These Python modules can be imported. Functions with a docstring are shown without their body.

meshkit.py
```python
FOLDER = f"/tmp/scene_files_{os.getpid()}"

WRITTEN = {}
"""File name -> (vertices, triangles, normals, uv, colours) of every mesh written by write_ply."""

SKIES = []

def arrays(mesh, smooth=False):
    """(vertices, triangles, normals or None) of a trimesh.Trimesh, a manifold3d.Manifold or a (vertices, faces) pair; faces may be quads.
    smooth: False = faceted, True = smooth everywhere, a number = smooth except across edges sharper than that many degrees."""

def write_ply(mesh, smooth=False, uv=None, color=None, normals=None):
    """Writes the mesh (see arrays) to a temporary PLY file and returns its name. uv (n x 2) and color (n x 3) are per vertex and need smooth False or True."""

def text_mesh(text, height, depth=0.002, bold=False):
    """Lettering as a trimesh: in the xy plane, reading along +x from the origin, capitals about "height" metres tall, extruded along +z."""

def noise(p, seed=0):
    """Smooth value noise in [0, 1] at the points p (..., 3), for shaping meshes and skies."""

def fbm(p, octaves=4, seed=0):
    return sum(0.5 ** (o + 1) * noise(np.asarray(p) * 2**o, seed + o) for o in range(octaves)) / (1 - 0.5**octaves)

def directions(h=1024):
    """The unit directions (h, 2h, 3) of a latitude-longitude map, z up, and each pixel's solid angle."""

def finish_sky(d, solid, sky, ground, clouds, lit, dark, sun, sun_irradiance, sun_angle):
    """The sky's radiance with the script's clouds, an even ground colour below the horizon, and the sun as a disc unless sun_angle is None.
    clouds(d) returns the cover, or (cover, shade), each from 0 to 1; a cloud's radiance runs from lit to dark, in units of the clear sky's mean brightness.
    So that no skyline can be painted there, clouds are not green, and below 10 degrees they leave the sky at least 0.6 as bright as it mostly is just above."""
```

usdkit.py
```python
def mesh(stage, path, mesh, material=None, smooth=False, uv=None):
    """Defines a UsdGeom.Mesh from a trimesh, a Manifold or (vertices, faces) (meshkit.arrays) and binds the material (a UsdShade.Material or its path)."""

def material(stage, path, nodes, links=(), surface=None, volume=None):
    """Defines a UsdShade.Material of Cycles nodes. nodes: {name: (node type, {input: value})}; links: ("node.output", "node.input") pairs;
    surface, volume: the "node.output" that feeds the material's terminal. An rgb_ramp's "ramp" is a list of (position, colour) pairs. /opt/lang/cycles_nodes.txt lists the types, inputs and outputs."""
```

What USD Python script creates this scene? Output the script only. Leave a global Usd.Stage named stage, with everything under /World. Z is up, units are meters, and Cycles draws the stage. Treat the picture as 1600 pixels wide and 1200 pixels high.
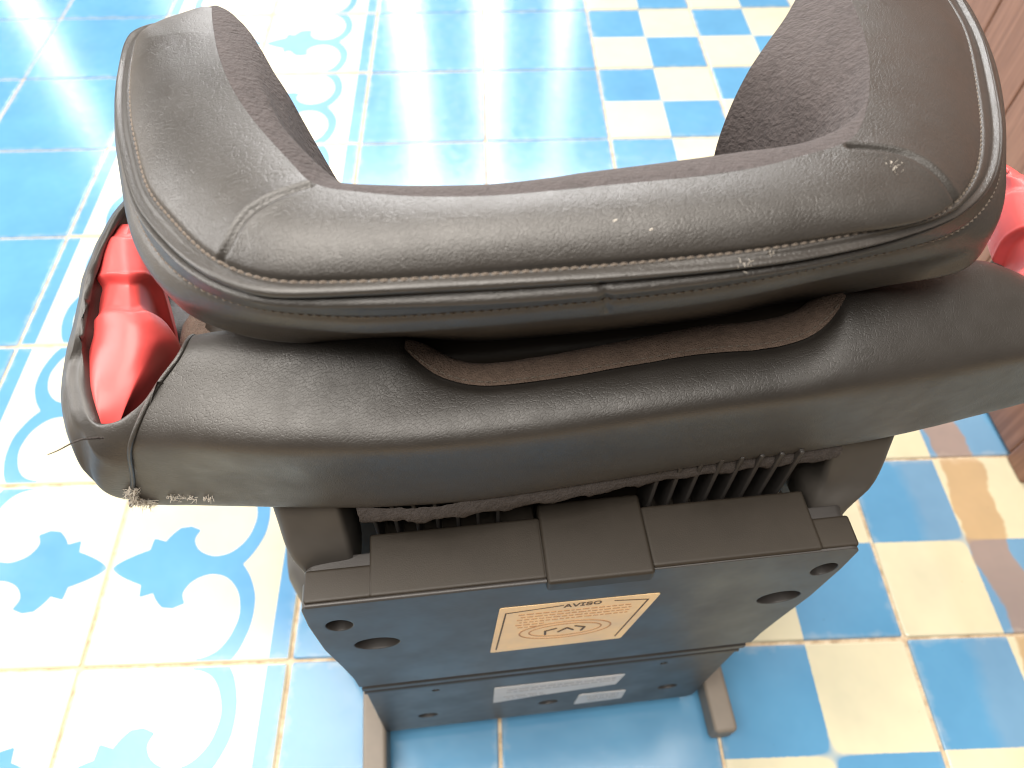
import math, random
import numpy as np, trimesh, usdkit, meshkit
import manifold3d as m3
from pxr import Usd, UsdGeom, UsdLux, UsdShade, Gf, Sdf, Vt
from scipy.interpolate import Akima1DInterpolator, CubicSpline
from scipy.ndimage import gaussian_filter1d
from shapely.geometry import Polygon, Point, LineString, box as sbox
from shapely import affinity
from shapely.ops import unary_union

stage = Usd.Stage.CreateInMemory()
UsdGeom.SetStageUpAxis(stage, UsdGeom.Tokens.z)
UsdGeom.SetStageMetersPerUnit(stage, 1.0)
UsdGeom.Xform.Define(stage, '/World')
rng = random.Random(7); nrng = np.random.default_rng(7)

# ------------------------------------------------------------------ camera
F_PX, PITCH, ROLL, YAW, EYE = 1147.4, 0.9504, 0.0038, 0.0385, (0.2051, -0.2020, 0.7313)
cam = UsdGeom.Camera.Define(stage, '/World/camera')
fw = np.array([math.sin(YAW)*math.cos(PITCH), math.cos(YAW)*math.cos(PITCH), -math.sin(PITCH)])
r0 = np.array([math.cos(YAW), -math.sin(YAW), 0]); u0 = np.cross(r0, fw)
rt = r0*math.cos(ROLL)+u0*math.sin(ROLL); up = -r0*math.sin(ROLL)+u0*math.cos(ROLL)
M = np.eye(4); M[0, :3] = rt; M[1, :3] = up; M[2, :3] = -fw; M[3, :3] = EYE
cam.AddTransformOp().Set(Gf.Matrix4d(*M.ravel().tolist()))
cam.CreateHorizontalApertureAttr(36.0); cam.CreateVerticalApertureAttr(27.0)
cam.CreateFocalLengthAttr(36.0*F_PX/1600)
cam.CreateClippingRangeAttr(Gf.Vec2f(0.02, 200))
cam.CreateFStopAttr(9.0); cam.CreateFocusDistanceAttr(0.36)
cam.CreateExposureAttr(EXPOSURE := 1.4)

# ------------------------------------------------------------------ light: a dim room with a bright doorway and the slits of a boarded gate
dome = UsdLux.DomeLight.Define(stage, '/World/room_light')
dm = usdkit.material(stage, '/World/Looks/room_air', {'b': ('background_shader', {'color': (1.0, 0.93, 0.85), 'strength': 0.06})}, surface='b.background')
UsdShade.MaterialBindingAPI.Apply(dome.GetPrim()).Bind(dm)
def rect_light(name, pos, target, w, h, intensity, color=(1, 1, 1)):
    l = UsdLux.RectLight.Define(stage, '/World/' + name)
    l.CreateWidthAttr(w); l.CreateHeightAttr(h); l.CreateIntensityAttr(intensity); l.CreateColorAttr(Gf.Vec3f(*color))
    z = np.array(pos, float)-np.array(target, float); z /= np.linalg.norm(z)
    x = np.cross((0, 0, 1), z); x /= np.linalg.norm(x); y = np.cross(z, x)
    m = np.eye(4); m[0, :3] = x; m[1, :3] = y; m[2, :3] = z; m[3, :3] = pos
    l.AddTransformOp().Set(Gf.Matrix4d(*m.ravel().tolist()))
    return l
WY = 3.5
for nm, x, w, s in (('gate_slit_light', -2.06, 0.12, 5), ('gate_slit_light_001', -0.20, 0.10, 12), ('gate_slit_light_002', 0.22, 0.085, 12), ('gate_slit_light_003', 0.60, 0.09, 6)):
    rect_light(nm, (x, WY, 1.45), (x, 0, 1.45), w, 2.5, s)
rect_light('window_light', (-0.95, WY, 1.25), (-0.95, 0, 1.25), 0.95, 1.9, 1.2)
rect_light('doorway_light', (-2.4, 0.7, 1.35), (0.0, 0.3, 0.2), 1.5, 1.8, 3.0, (1, 0.97, 0.93))
rect_light('skylight', (-0.35, -0.20, 2.7), (-0.35, -0.1999, 0), 2.6, 2.1, 4.1, (1, .94, .86))
rect_light('clerestory_light', (0.3, 2.9, 2.5), (0.2, 0.0, 0.5), 2.6, 1.1, 5.4, (1, .98, .96))
# ---- measured outline curves of the seat (metres, in the seat's own frame)
RAILS = {
 'head': [[[-.1569,.1559,.555],[-.1487,.1158,.56],[-.1403,.0857,.563],[-.1315,.0637,.563],[-.1217,.0448,.563],[-.1137,.0314,.563],[-.1076,.0214,.563],[-.1028,.0135,.563],[-.0863,.0076,.563],[-.0643,.0026,.563],[-.0347,.0004,.563],[-.0042,.0015,.563],[.0269,.0026,.563],[.0544,.0053,.563],[.0756,.0106,.563],[.0929,.0159,.563],[.1042,.0289,.563],[.1148,.0493,.563],[.126,.0801,.563],[.1322,.1095,.563],[.1366,.1417,.56],[.137,.1686,.555]],[[-.1682,.1626,.551],[-.1929,.1481,.547],[-.1916,.1181,.545],[-.1864,.0899,.545],[-.1798,.0667,.545],[-.1703,.0395,.5463],[-.158,.0193,.5482],[-.1355,-.009,.5502],[-.1112,-.0219,.5515],[-.073,-.0249,.5515],[-.0397,-.0255,.5515],[-.0057,-.0256,.5515],[.0256,-.025,.5515],[.0567,-.0234,.5515],[.0876,-.0192,.5505],[.1149,-.0144,.5492],[.1419,.0031,.5476],[.1614,.0294,.546],[.1779,.0638,.545],[.1957,.1113,.545],[.2005,.1557,.547],[.1659,.1785,.551]],[[-.1751,.1728,.5458],[-.1981,.1552,.5418],[-.1981,.1262,.5398],[-.1926,.0946,.5398],[-.1849,.0679,.5398],[-.1739,.0365,.5411],[-.1599,.013,.543],[-.1398,-.0105,.545],[-.1155,-.0239,.5463],[-.0747,-.0272,.5463],[-.04,-.0289,.5463],[-.0054,-.0293,.5463],[.0258,-.0285,.5463],[.0572,-.0266,.5463],[.0918,-.02,.5453],[.125,-.009,.544],[.1506,.0066,.5424],[.1705,.0313,.5408],[.1864,.0623,.5398],[.2048,.1123,.5398],[.2118,.1619,.5418],[.1751,.192,.5458]],[[-.18,.1878,.538],[-.2043,.1651,.534],[-.2072,.1413,.5278],[-.2004,.1062,.5278],[-.1924,.0772,.5278],[-.1813,.044,.5287],[-.1674,.0178,.53],[-.1468,-.0047,.5314],[-.1206,-.0176,.5323],[-.077,-.0248,.5323],[-.0398,-.0252,.5323],[-.0032,-.0249,.5323],[.0298,-.0238,.5323],[.0637,-.02,.5323],[.1019,-.0131,.5316],[.137,-.0053,.5307],[.167,.0154,.5296],[.1876,.0441,.5285],[.2045,.0763,.5278],[.2234,.1256,.5278],[.2258,.1709,.534],[.1866,.2082,.538]],[[-.1869,.2206,.52],[-.2106,.1779,.522],[-.2219,.1733,.505],[-.2149,.1349,.505],[-.2044,.0969,.505],[-.1918,.0619,.505],[-.1769,.0306,.505],[-.1577,.0049,.505],[-.1352,.0036,.492],[-.0855,.0254,.46],[-.0358,.0192,.46],[.0127,.0202,.46],[.0561,.0207,.46],[.1007,.0254,.46],[.1312,.0087,.488],[.1578,-.002,.505],[.1855,.0194,.505],[.2077,.0524,.505],[.2314,.0975,.505],[.2528,.1479,.505],[.2435,.1813,.522],[.2098,.2379,.52]],[[-.1839,.218,.49],[-.2071,.1759,.492],[-.2184,.1714,.475],[-.2111,.1336,.475],[-.2005,.0962,.475],[-.1878,.0619,.475],[-.1729,.0313,.475],[-.1539,.0062,.475],[-.1315,.0052,.462],[-.0818,.0269,.43],[-.0332,.0222,.43],[.0114,.024,.43],[.0528,.023,.43],[.0969,.0267,.43],[.1274,.0101,.458],[.1541,-.0005,.475],[.1816,.0202,.475],[.2037,.0526,.475],[.2275,.0969,.475],[.249,.1466,.475],[.2399,.1795,.492],[.2068,.2354,.49]],[[-.1763,.2114,.462],[-.1984,.171,.464],[-.2095,.1669,.447],[-.2017,.1303,.447],[-.1906,.0944,.447],[-.1778,.0618,.447],[-.163,.0329,.447],[-.1445,.0095,.447],[-.1223,.0091,.434],[-.0726,.0307,.402],[-.0268,.0299,.402],[.008,.0334,.402],[.0446,.0286,.402],[.0875,.0299,.402],[.1181,.0137,.43],[.1448,.0031,.447],[.1718,.0224,.447],[.1937,.0529,.447],[.2176,.0953,.447],[.2395,.1434,.447],[.2309,.1751,.464],[.1991,.2289,.462]]],
 'head_in': [[[-.1401,.1398,.553],[-.1331,.1034,.5569],[-.1259,.077,.5589],[-.1183,.0588,.5578],[-.1097,.0437,.5567],[-.1029,.034,.5556],[-.098,.0277,.5546],[-.0943,.0236,.5535],[-.081,.0207,.5535],[-.0642,.0189,.5535],[-.0328,.0173,.5535],[-.0056,.0202,.5535],[.025,.0226,.5535],[.0557,.0254,.5535],[.0775,.0262,.5535],[.0945,.0272,.5535],[.1011,.0315,.5542],[.107,.0434,.555],[.1134,.0656,.5558],[.1149,.0865,.5565],[.1146,.1101,.5543],[.1102,.1284,.55]],[[-.1248,.108,.545],[-.12,.0767,.5479],[-.115,.0554,.5489],[-.1096,.0423,.5468],[-.1031,.0323,.5447],[-.0985,.0278,.5426],[-.0958,.0266,.5406],[-.0943,.0276,.5385],[-.081,.0247,.5385],[-.0642,.0229,.5385],[-.0328,.0213,.5385],[-.0056,.0242,.5385],[.025,.0266,.5385],[.0557,.0294,.5385],[.0775,.0302,.5385],[.0945,.0312,.5385],[.0977,.0312,.5401],[.1002,.0388,.5417],[.1032,.0567,.5432],[.1013,.0733,.5448],[.0975,.0926,.5434],[.0898,.1066,.54]],[[-.117,.1021,.525],[-.1133,.0718,.5272],[-.1094,.0515,.5274],[-.1051,.0394,.5246],[-.0998,.0304,.5219],[-.0963,.0268,.5191],[-.0947,.0266,.5163],[-.0943,.0286,.5135],[-.081,.0257,.5135],[-.0642,.0239,.5135],[-.0328,.0223,.5135],[-.0056,.0252,.5135],[.025,.0276,.5135],[.0557,.0304,.5135],[.0775,.0312,.5135],[.0945,.0322,.5135],[.096,.0305,.5162],[.0968,.0362,.519],[.0982,.0524,.5217],[.0946,.0671,.5245],[.0892,.0846,.5242],[.0798,.0968,.522]],[[-.1062,.0916,.5],[-.1041,.0626,.4994],[-.1017,.0437,.4967],[-.099,.0329,.4911],[-.0951,.0253,.4854],[-.0932,.0231,.4798],[-.0932,.0242,.4741],[-.0943,.0276,.4685],[-.081,.0247,.4685],[-.0642,.0229,.4685],[-.0328,.0213,.4685],[-.0056,.0242,.4685],[.025,.0266,.4685],[.0557,.0294,.4685],[.0775,.0302,.4685],[.0945,.0312,.4685],[.0955,.0289,.4751],[.0958,.0341,.4817],[.0966,.0496,.4882],[.0926,.0638,.4948],[.0866,.0807,.4984],[.0767,.0923,.5]]],
 'seam_l': [[-.1027,.0122,.566],[-.1119,.0094,.5658],[-.1163,.0078,.565],[-.1207,.0055,.564],[-.1243,.004,.562],[-.1284,-.0006,.559],[-.1311,-.0052,.556],[-.1352,-.0085,.55]],
 'seam_r': [[.0917,.0127,.566],[.0999,.0121,.5655],[.1075,.0108,.565],[.1133,.0097,.564],[.1184,.0068,.561],[.1242,.0025,.557],[.1294,-.0035,.552],[.1332,-.0049,.548]],
 'back': [[[-.1761,.0315,.45],[-.1573,.0303,.453],[-.1295,.0261,.454],[-.0996,.0254,.453],[-.0811,.0236,.451],[-.0746,.0187,.445],[-.0636,.011,.441],[-.0432,.0056,.44],[-.0133,.0069,.44],[.0175,.01,.44],[.049,.0131,.44],[.0801,.0127,.44],[.1012,.0156,.441],[.1145,.0222,.446],[.121,.029,.452],[.1453,.0298,.453],[.1712,.0327,.453],[.1946,.0377,.452],[.2124,.0338,.448],[.2279,.0262,.442]],[[-.1761,.0255,.476],[-.1573,.0243,.479],[-.1295,.0201,.48],[-.0996,.0194,.479],[-.0811,.0176,.477],[-.0746,.0127,.471],[-.0636,.005,.467],[-.0432,-.0004,.466],[-.0133,.0009,.466],[.0175,.004,.466],[.049,.0071,.466],[.0801,.0067,.466],[.1012,.0096,.467],[.1145,.0162,.472],[.121,.023,.478],[.1453,.0238,.479],[.1712,.0267,.479],[.1946,.0317,.478],[.2124,.0278,.474],[.2279,.0202,.468]],[[-.1761,.0135,.48],[-.1573,.0123,.483],[-.1295,.0081,.484],[-.0996,.0074,.483],[-.0811,.0056,.481],[-.0746,.0007,.475],[-.0636,-.007,.471],[-.0432,-.0124,.47],[-.0133,-.0111,.47],[.0175,-.008,.47],[.049,-.0049,.47],[.0801,-.0053,.47],[.1012,-.0024,.471],[.1145,.0042,.476],[.121,.011,.482],[.1453,.0118,.483],[.1712,.0147,.483],[.1946,.0197,.482],[.2124,.0158,.478],[.2279,.0082,.472]],[[-.1887,.0024,.472],[-.1722,-.0018,.4735],[-.1465,-.007,.4745],[-.1167,-.0106,.474],[-.097,-.0134,.473],[-.0885,-.0146,.471],[-.0742,-.0175,.4695],[-.0551,-.0206,.4695],[-.0269,-.0217,.4695],[.0021,-.0214,.4695],[.0312,-.0205,.4695],[.0627,-.0194,.4695],[.0871,-.0171,.4695],[.1023,-.0159,.471],[.1119,-.0152,.473],[.1388,-.012,.4745],[.1647,-.0081,.4745],[.1883,-.0045,.474],[.2091,-.0038,.472],[.2279,-.0053,.469]],[[-.2002,-.0139,.457],[-.1828,-.023,.4635],[-.16,-.0286,.4635],[-.1305,-.0334,.4635],[-.1104,-.0356,.4635],[-.1014,-.0354,.4615],[-.0852,-.0366,.4615],[-.0663,-.0377,.4615],[-.0403,-.0374,.4615],[-.0124,-.0362,.4615],[.0162,-.0338,.4615],[.048,-.0322,.4615],[.0759,-.0308,.4615],[.0938,-.03,.4615],[.1089,-.0292,.4615],[.138,-.0275,.4615],[.1634,-.0248,.4615],[.1884,-.021,.4615],[.2119,-.0179,.4615],[.2333,-.0164,.4615]],[[-.2135,-.0147,.426],[-.199,-.0188,.426],[-.173,-.0243,.426],[-.1404,-.0287,.426],[-.1175,-.0318,.426],[-.1072,-.0332,.426],[-.0902,-.0346,.426],[-.0695,-.0357,.426],[-.0402,-.0352,.426],[-.0081,-.0334,.426],[.0234,-.0302,.426],[.0583,-.0286,.426],[.0881,-.0274,.426],[.1077,-.0266,.426],[.1243,-.0256,.426],[.1555,-.0236,.426],[.1839,-.0196,.426],[.2107,-.015,.426],[.2367,-.0115,.426],[.2625,-.0075,.426]],[[-.2269,-.013,.396],[-.2125,-.0164,.396],[-.1836,-.0217,.396],[-.1487,-.0255,.396],[-.1232,-.0294,.396],[-.1121,-.0313,.396],[-.0947,-.0328,.396],[-.0724,-.0339,.396],[-.0401,-.0332,.396],[-.0039,-.0306,.396],[.0301,-.0266,.396],[.0677,-.0251,.396],[.0989,-.0239,.396],[.1199,-.0231,.396],[.1378,-.0219,.396],[.1705,-.0196,.396],[.2017,-.0141,.396],[.2299,-.0088,.396],[.258,-.0047,.396],[.2883,.0021,.396]],[[-.2269,.007,.4],[-.2125,.0036,.4],[-.1836,-.0017,.4],[-.1487,-.0055,.4],[-.1232,-.0094,.4],[-.1121,-.0113,.4],[-.0947,-.0128,.4],[-.0724,-.0139,.4],[-.0401,-.0132,.4],[-.0039,-.0106,.4],[.0301,-.0066,.4],[.0677,-.0051,.4],[.0989,-.0039,.4],[.1199,-.0031,.4],[.1378,-.0019,.4],[.1705,.0004,.4],[.2017,.0059,.4],[.2299,.0112,.4],[.258,.0153,.4],[.2883,.0221,.4]],[[-.2269,.022,.426],[-.2125,.0186,.426],[-.1836,.0133,.426],[-.1487,.0095,.426],[-.1232,.0056,.426],[-.1121,.0037,.426],[-.0947,.0022,.426],[-.0724,.0011,.426],[-.0401,.0018,.426],[-.0039,.0044,.426],[.0301,.0084,.426],[.0677,.0099,.426],[.0989,.0111,.426],[.1199,.0119,.426],[.1378,.0131,.426],[.1705,.0154,.426],[.2017,.0209,.426],[.2299,.0262,.426],[.258,.0303,.426],[.2883,.0371,.426]]],
 'hem_in': [[-.081,.0059,.482],[-.0698,.0063,.4755],[-.0643,.0033,.472],[-.0514,-.0027,.4705],[-.0273,-.0025,.4705],[.0197,.0031,.4705],[.0521,.0075,.4705],[.0841,.0079,.4705],[.1009,.0108,.471],[.1076,.0135,.473],[.1123,.0155,.476],[.1206,.0122,.4825]],
 'hem_out': [[-.081,.0041,.482],[-.0746,-.0011,.4755],[-.0636,-.0085,.4715],[-.0433,-.0134,.47],[-.0135,-.0121,.47],[.0172,-.0091,.47],[.0487,-.006,.47],[.0797,-.0064,.47],[.1008,-.0035,.471],[.1141,.003,.476],[.12,.0091,.4825],[.1218,.0115,.4835]],
 'braid': [[-.1142,-.0303,.393],[-.0951,-.0331,.393],[-.0726,-.0342,.393],[-.0466,-.0324,.393],[-.0268,-.0313,.393],[-.0035,-.0299,.393],[.0169,-.0277,.393],[.0411,-.0251,.393],[.0687,-.0239,.393],[.0931,-.0231,.393],[.1176,-.0227,.393],[.1391,-.0215,.393]],
 'wing': [[[-.2154,.1125,.48],[-.2201,.1025,.48],[-.2228,.0853,.48],[-.2248,.0673,.48],[-.2262,.0547,.476],[-.2253,.0384,.472],[-.2271,.0299,.464],[-.2249,.0194,.462],[-.2228,.0119,.46],[-.2198,.0028,.458],[-.2162,-.0041,.456],[-.2113,-.0104,.455],[-.2021,-.0076,.462],[-.1894,-.0021,.476]],[[-.2152,.1126,.482],[-.2204,.0956,.482],[-.2228,.0774,.482],[-.2235,.0585,.482],[-.2249,.0464,.478],[-.2255,.033,.474],[-.2297,.0249,.466],[-.2289,.0136,.464],[-.2266,.0043,.462],[-.223,-.004,.46],[-.2189,-.0095,.458],[-.2151,-.0143,.455],[-.2079,-.0178,.453],[-.2028,-.0197,.452]],[[-.2239,.1298,.47],[-.2305,.111,.47],[-.2334,.0915,.47],[-.2344,.0717,.47],[-.2361,.0597,.465],[-.2381,.0459,.46],[-.2411,.0347,.455],[-.2428,.0204,.448],[-.2402,.0066,.445],[-.2361,-.0063,.44],[-.2334,-.0135,.43],[-.2293,-.017,.418],[-.2283,-.0153,.405],[-.2263,-.0139,.397]]],
 'red': [[[-.2132,-.0083,.452],[-.2182,-.0012,.456],[-.2256,.0151,.456],[-.23,.0289,.456],[-.234,.0448,.456],[-.2341,.0536,.46],[-.2334,.0615,.464],[-.2337,.07,.464],[-.2334,.0787,.464],[-.2344,.0909,.464],[-.2337,.1044,.464],[-.2327,.1159,.464],[-.227,.1274,.464]],[[-.2117,-.0087,.454],[-.2087,-.0011,.462],[-.2055,.0092,.468],[-.202,.0187,.472],[-.2019,.0277,.475],[-.2027,.0336,.477],[-.2047,.0418,.478],[-.2067,.0518,.479],[-.208,.0596,.48],[-.2117,.0744,.48],[-.2142,.088,.48],[-.2155,.1019,.478],[-.2162,.1177,.474]],[[-.2122,-.0064,.452],[-.2051,.0029,.456],[-.199,.0129,.458],[-.1933,.0302,.456],[-.1893,.0356,.456],[-.1934,.0443,.46],[-.1997,.0535,.46],[-.2018,.0625,.46],[-.2035,.0731,.46],[-.2092,.0922,.46],[-.2167,.1092,.46],[-.2203,.1225,.46],[-.2211,.1345,.46]]],
 'strap': [[-.2258,.0278,.466],[-.2285,.0251,.468],[-.2386,.029,.458],[-.2562,.0433,.43]],
 'thread': [[-.2117,-.0164,.46],[-.2186,-.0206,.465],[-.2302,-.0201,.46],[-.2371,-.0184,.455]],
 'fray_b': [[-.2248,-.0061,.405],[-.2228,-.012,.405],[-.2179,-.0154,.405],[-.2135,-.018,.405],[-.2194,-.0173,.405]],
 'fray_c': [[-.1998,-.015,.41],[-.1954,-.0137,.41],[-.1909,-.0181,.41],[-.1827,-.018,.41]],
 'fray_r': [[.1048,.0029,.571],[.1066,.0017,.571],[.1081,-.0007,.571]],
 'fray_p': [[.0517,-.0269,.553],[.0541,-.0265,.553],[.0428,-.0302,.553],[.0457,-.0281,.553]],
 'nick': [[.0005,-.0195,.573],[.0121,-.0234,.567],[.0183,-.0382,.456],[-.1577,-.0224,.41]],
 'bol': [[[-.1508,-.0236,.43],[-.1521,-.025,.395],[-.1509,-.0331,.378],[-.1488,-.0409,.364],[-.1467,-.0431,.352],[-.1458,-.0463,.33]],[[-.1374,-.0267,.43],[-.1393,-.0275,.395],[-.1395,-.0344,.378],[-.1385,-.04,.366],[-.1382,-.0423,.354],[-.1387,-.0452,.33]],[[-.1221,-.0301,.43],[-.1247,-.0291,.395],[-.1239,-.0336,.378],[-.123,-.0374,.366],[-.123,-.0397,.354],[-.1246,-.0431,.33]]],
 'bolr': [[[.1706,-.0152,.43],[.1692,-.0196,.395],[.1678,-.0239,.38],[.164,-.0295,.366],[.1499,-.0396,.352],[.1466,-.0439,.33]],[[.1547,-.0173,.43],[.1536,-.0203,.395],[.1534,-.0235,.38],[.1505,-.028,.366],[.14,-.0383,.354],[.1406,-.0392,.33]],[[.1374,-.0193,.43],[.1377,-.0213,.395],[.1384,-.0239,.38],[.1382,-.0262,.366],[.1342,-.0317,.354],[.137,-.0326,.33]]],
}
ORNAMENT = [[-0.985, 0.516], [-0.954, 0.492], [-0.896, 0.461], [-0.814, 0.429], [-0.807, 0.369], [-0.743, 0.388], [-0.723, 0.354], [-0.681, 0.311], [-0.631, 0.305], [-0.584, 0.324], [-0.602, 0.375], [-0.577, 0.425], [-0.535, 0.457], [-0.474, 0.476], [-0.406, 0.467], [-0.341, 0.425], [-0.291, 0.347], [-0.274, 0.249], [-0.299, 0.154], [-0.361, 0.071], [-0.449, 0.035], [-0.289, 0.029], [-0.252, 0.106], [-0.223, 0.215], [-0.223, 0.328], [-0.26, 0.431], [-0.322, 0.519]]
# ------------------------------------------------------------------ helpers
LOOKS = '/World/Looks/'
def mat(name, nodes, links, surface='p.BSDF'):
    return usdkit.material(stage, LOOKS+name, nodes, links, surface=surface)
def uniq(path):
    if not stage.GetPrimAtPath(path): return path
    i = 1
    while stage.GetPrimAtPath(f'{path}_{i:03d}'): i += 1
    return f'{path}_{i:03d}'
def obj(name, mesh, m, parent='/World', smooth=False):
    parent = parent if isinstance(parent, str) else str(parent.GetPath())
    return usdkit.mesh(stage, uniq(f'{parent}/{name}'), mesh, m, smooth=smooth).GetPrim()
def tag(p, label=None, category=None, group=None, kind=None):
    for k, v in dict(label=label, category=category, group=group, kind=kind).items():
        if v: p.SetCustomDataByKey(k, v)
    return p
def cubic(P, m, axis=0, par=None):
    """Curve through the points P (n, ..., 3), resampled to m points evenly spaced in length."""
    P = np.moveaxis(np.asarray(P, float), axis, 0); n = len(P)
    d = np.linalg.norm(np.diff(P, axis=0), axis=-1).reshape(n-1, -1).mean(1)
    t = np.r_[0, np.cumsum(np.maximum(d, 1e-5))]
    out = CubicSpline(t, P)(np.linspace(0, t[-1], m)) if par == 'c' else Akima1DInterpolator(t, P, method='makima')(np.linspace(0, t[-1], m))
    return np.moveaxis(out, 0, axis)
def grid_mesh(G, close_u=False):
    a, b = G.shape[:2]
    ia = np.arange(a if close_u else a-1); ib = np.arange(b-1)
    A, B = np.meshgrid(ia, ib, indexing='ij'); A2 = (A+1) % a
    q = np.stack([A*b+B, A2*b+B, A2*b+B+1, A*b+B+1], -1).reshape(-1, 4)
    f = np.vstack([q[:, [0, 1, 2]], q[:, [0, 2, 3]]])
    return trimesh.Trimesh(G.reshape(-1, 3), f, process=False)
def normals(G):
    n = np.cross(np.gradient(G, axis=0), np.gradient(G, axis=1))
    return n/np.maximum(np.linalg.norm(n, axis=-1, keepdims=True), 1e-12)
def loft(rails, nu, nv, sig=0, key=None):
    """Surface through the rails (K, N, 3): (nu, nv, 3) and the row index of each rail."""
    R = np.stack([cubic(r, nv*2) for r in np.asarray(rails, float)])
    if np.ndim(sig):
        line = R[:, :1]+(R[:, -1:]-R[:, :1])*np.linspace(0, 1, nv*2)[None, :, None]
        R = line+np.stack([gaussian_filter1d(q, w*2, axis=0, mode='constant') for q, w in zip(R-line, sig)])
    elif sig: R = gaussian_filter1d(R, sig*2, axis=1, mode='nearest')
    G = cubic(R, nu, 0)
    d = np.linalg.norm(np.diff(R, axis=0), axis=-1).mean(1); t = np.r_[0, np.cumsum(d)]; t /= t[-1]
    return G[:, ::2], t*(nu-1)
def tube(P, r, sides=10, m=None, cap=True):
    P = np.asarray(P, float) if m is None else cubic(P, m)
    n = len(P); r = np.broadcast_to(r, (n,))
    T = np.gradient(P, axis=0); T /= np.maximum(np.linalg.norm(T, axis=1, keepdims=True), 1e-12)
    N = np.zeros_like(P); v = np.cross(T[0], (0, 0, 1.0))
    if np.linalg.norm(v) < .1: v = np.cross(T[0], (0, 1.0, 0))
    for i in range(n):
        v = v-T[i]*(v@T[i]); v /= np.linalg.norm(v); N[i] = v
    Bn = np.cross(T, N); a = np.linspace(0, 2*np.pi, sides, endpoint=False)
    G = P[:, None]+r[:, None, None]*(np.cos(a)[None, :, None]*N[:, None]+np.sin(a)[None, :, None]*Bn[:, None])
    g = grid_mesh(np.concatenate([G, G[:, :1]], 1))
    v, f = [g.vertices], [g.faces]; k = len(g.vertices)
    if cap:
        for i, e in ((0, 0), (n-1, 1)):
            v.append(P[i][None]); ring = i*(sides+1)+np.arange(sides)
            f.append(np.stack([ring, ring+1, np.full(sides, k)] if e else [ring+1, ring, np.full(sides, k)], 1)); k += 1
    return trimesh.Trimesh(np.vstack(v), np.vstack(f), process=False)
def joined(ms): return trimesh.util.concatenate(list(ms))
def rbox(x0, x1, y0, y1, z0, z1, r=.003, seg=12):
    s = m3.Manifold.sphere(r, seg)
    return m3.Manifold.batch_hull([s.translate([x, y, z]) for x in (x0+r, x1-r) for y in (y0+r, y1-r) for z in (z0+r, z1-r)])
def tm(man):
    q = man.to_mesh(); return trimesh.Trimesh(q.vert_properties[:, :3], q.tri_verts, process=False)
def extrude_xz(poly, y0, y1):
    """A polygon in (x, z) extruded from y0 to y1."""
    ms = []
    for g in getattr(poly, 'geoms', [poly]):
        e = trimesh.creation.extrude_polygon(g, y1-y0, engine='earcut')
        v = e.vertices; w = np.stack([v[:, 0], y0+v[:, 2], v[:, 1]], 1)
        ms.append(trimesh.Trimesh(w, e.faces[:, ::-1], process=False))
    return joined(ms)
def extrude_xy(poly, z0, z1):
    ms = []
    for g in getattr(poly, 'geoms', [poly]):
        e = trimesh.creation.extrude_polygon(g, z1-z0, engine='earcut'); e.apply_translation((0, 0, z0)); ms.append(e)
    return joined(ms)

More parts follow.
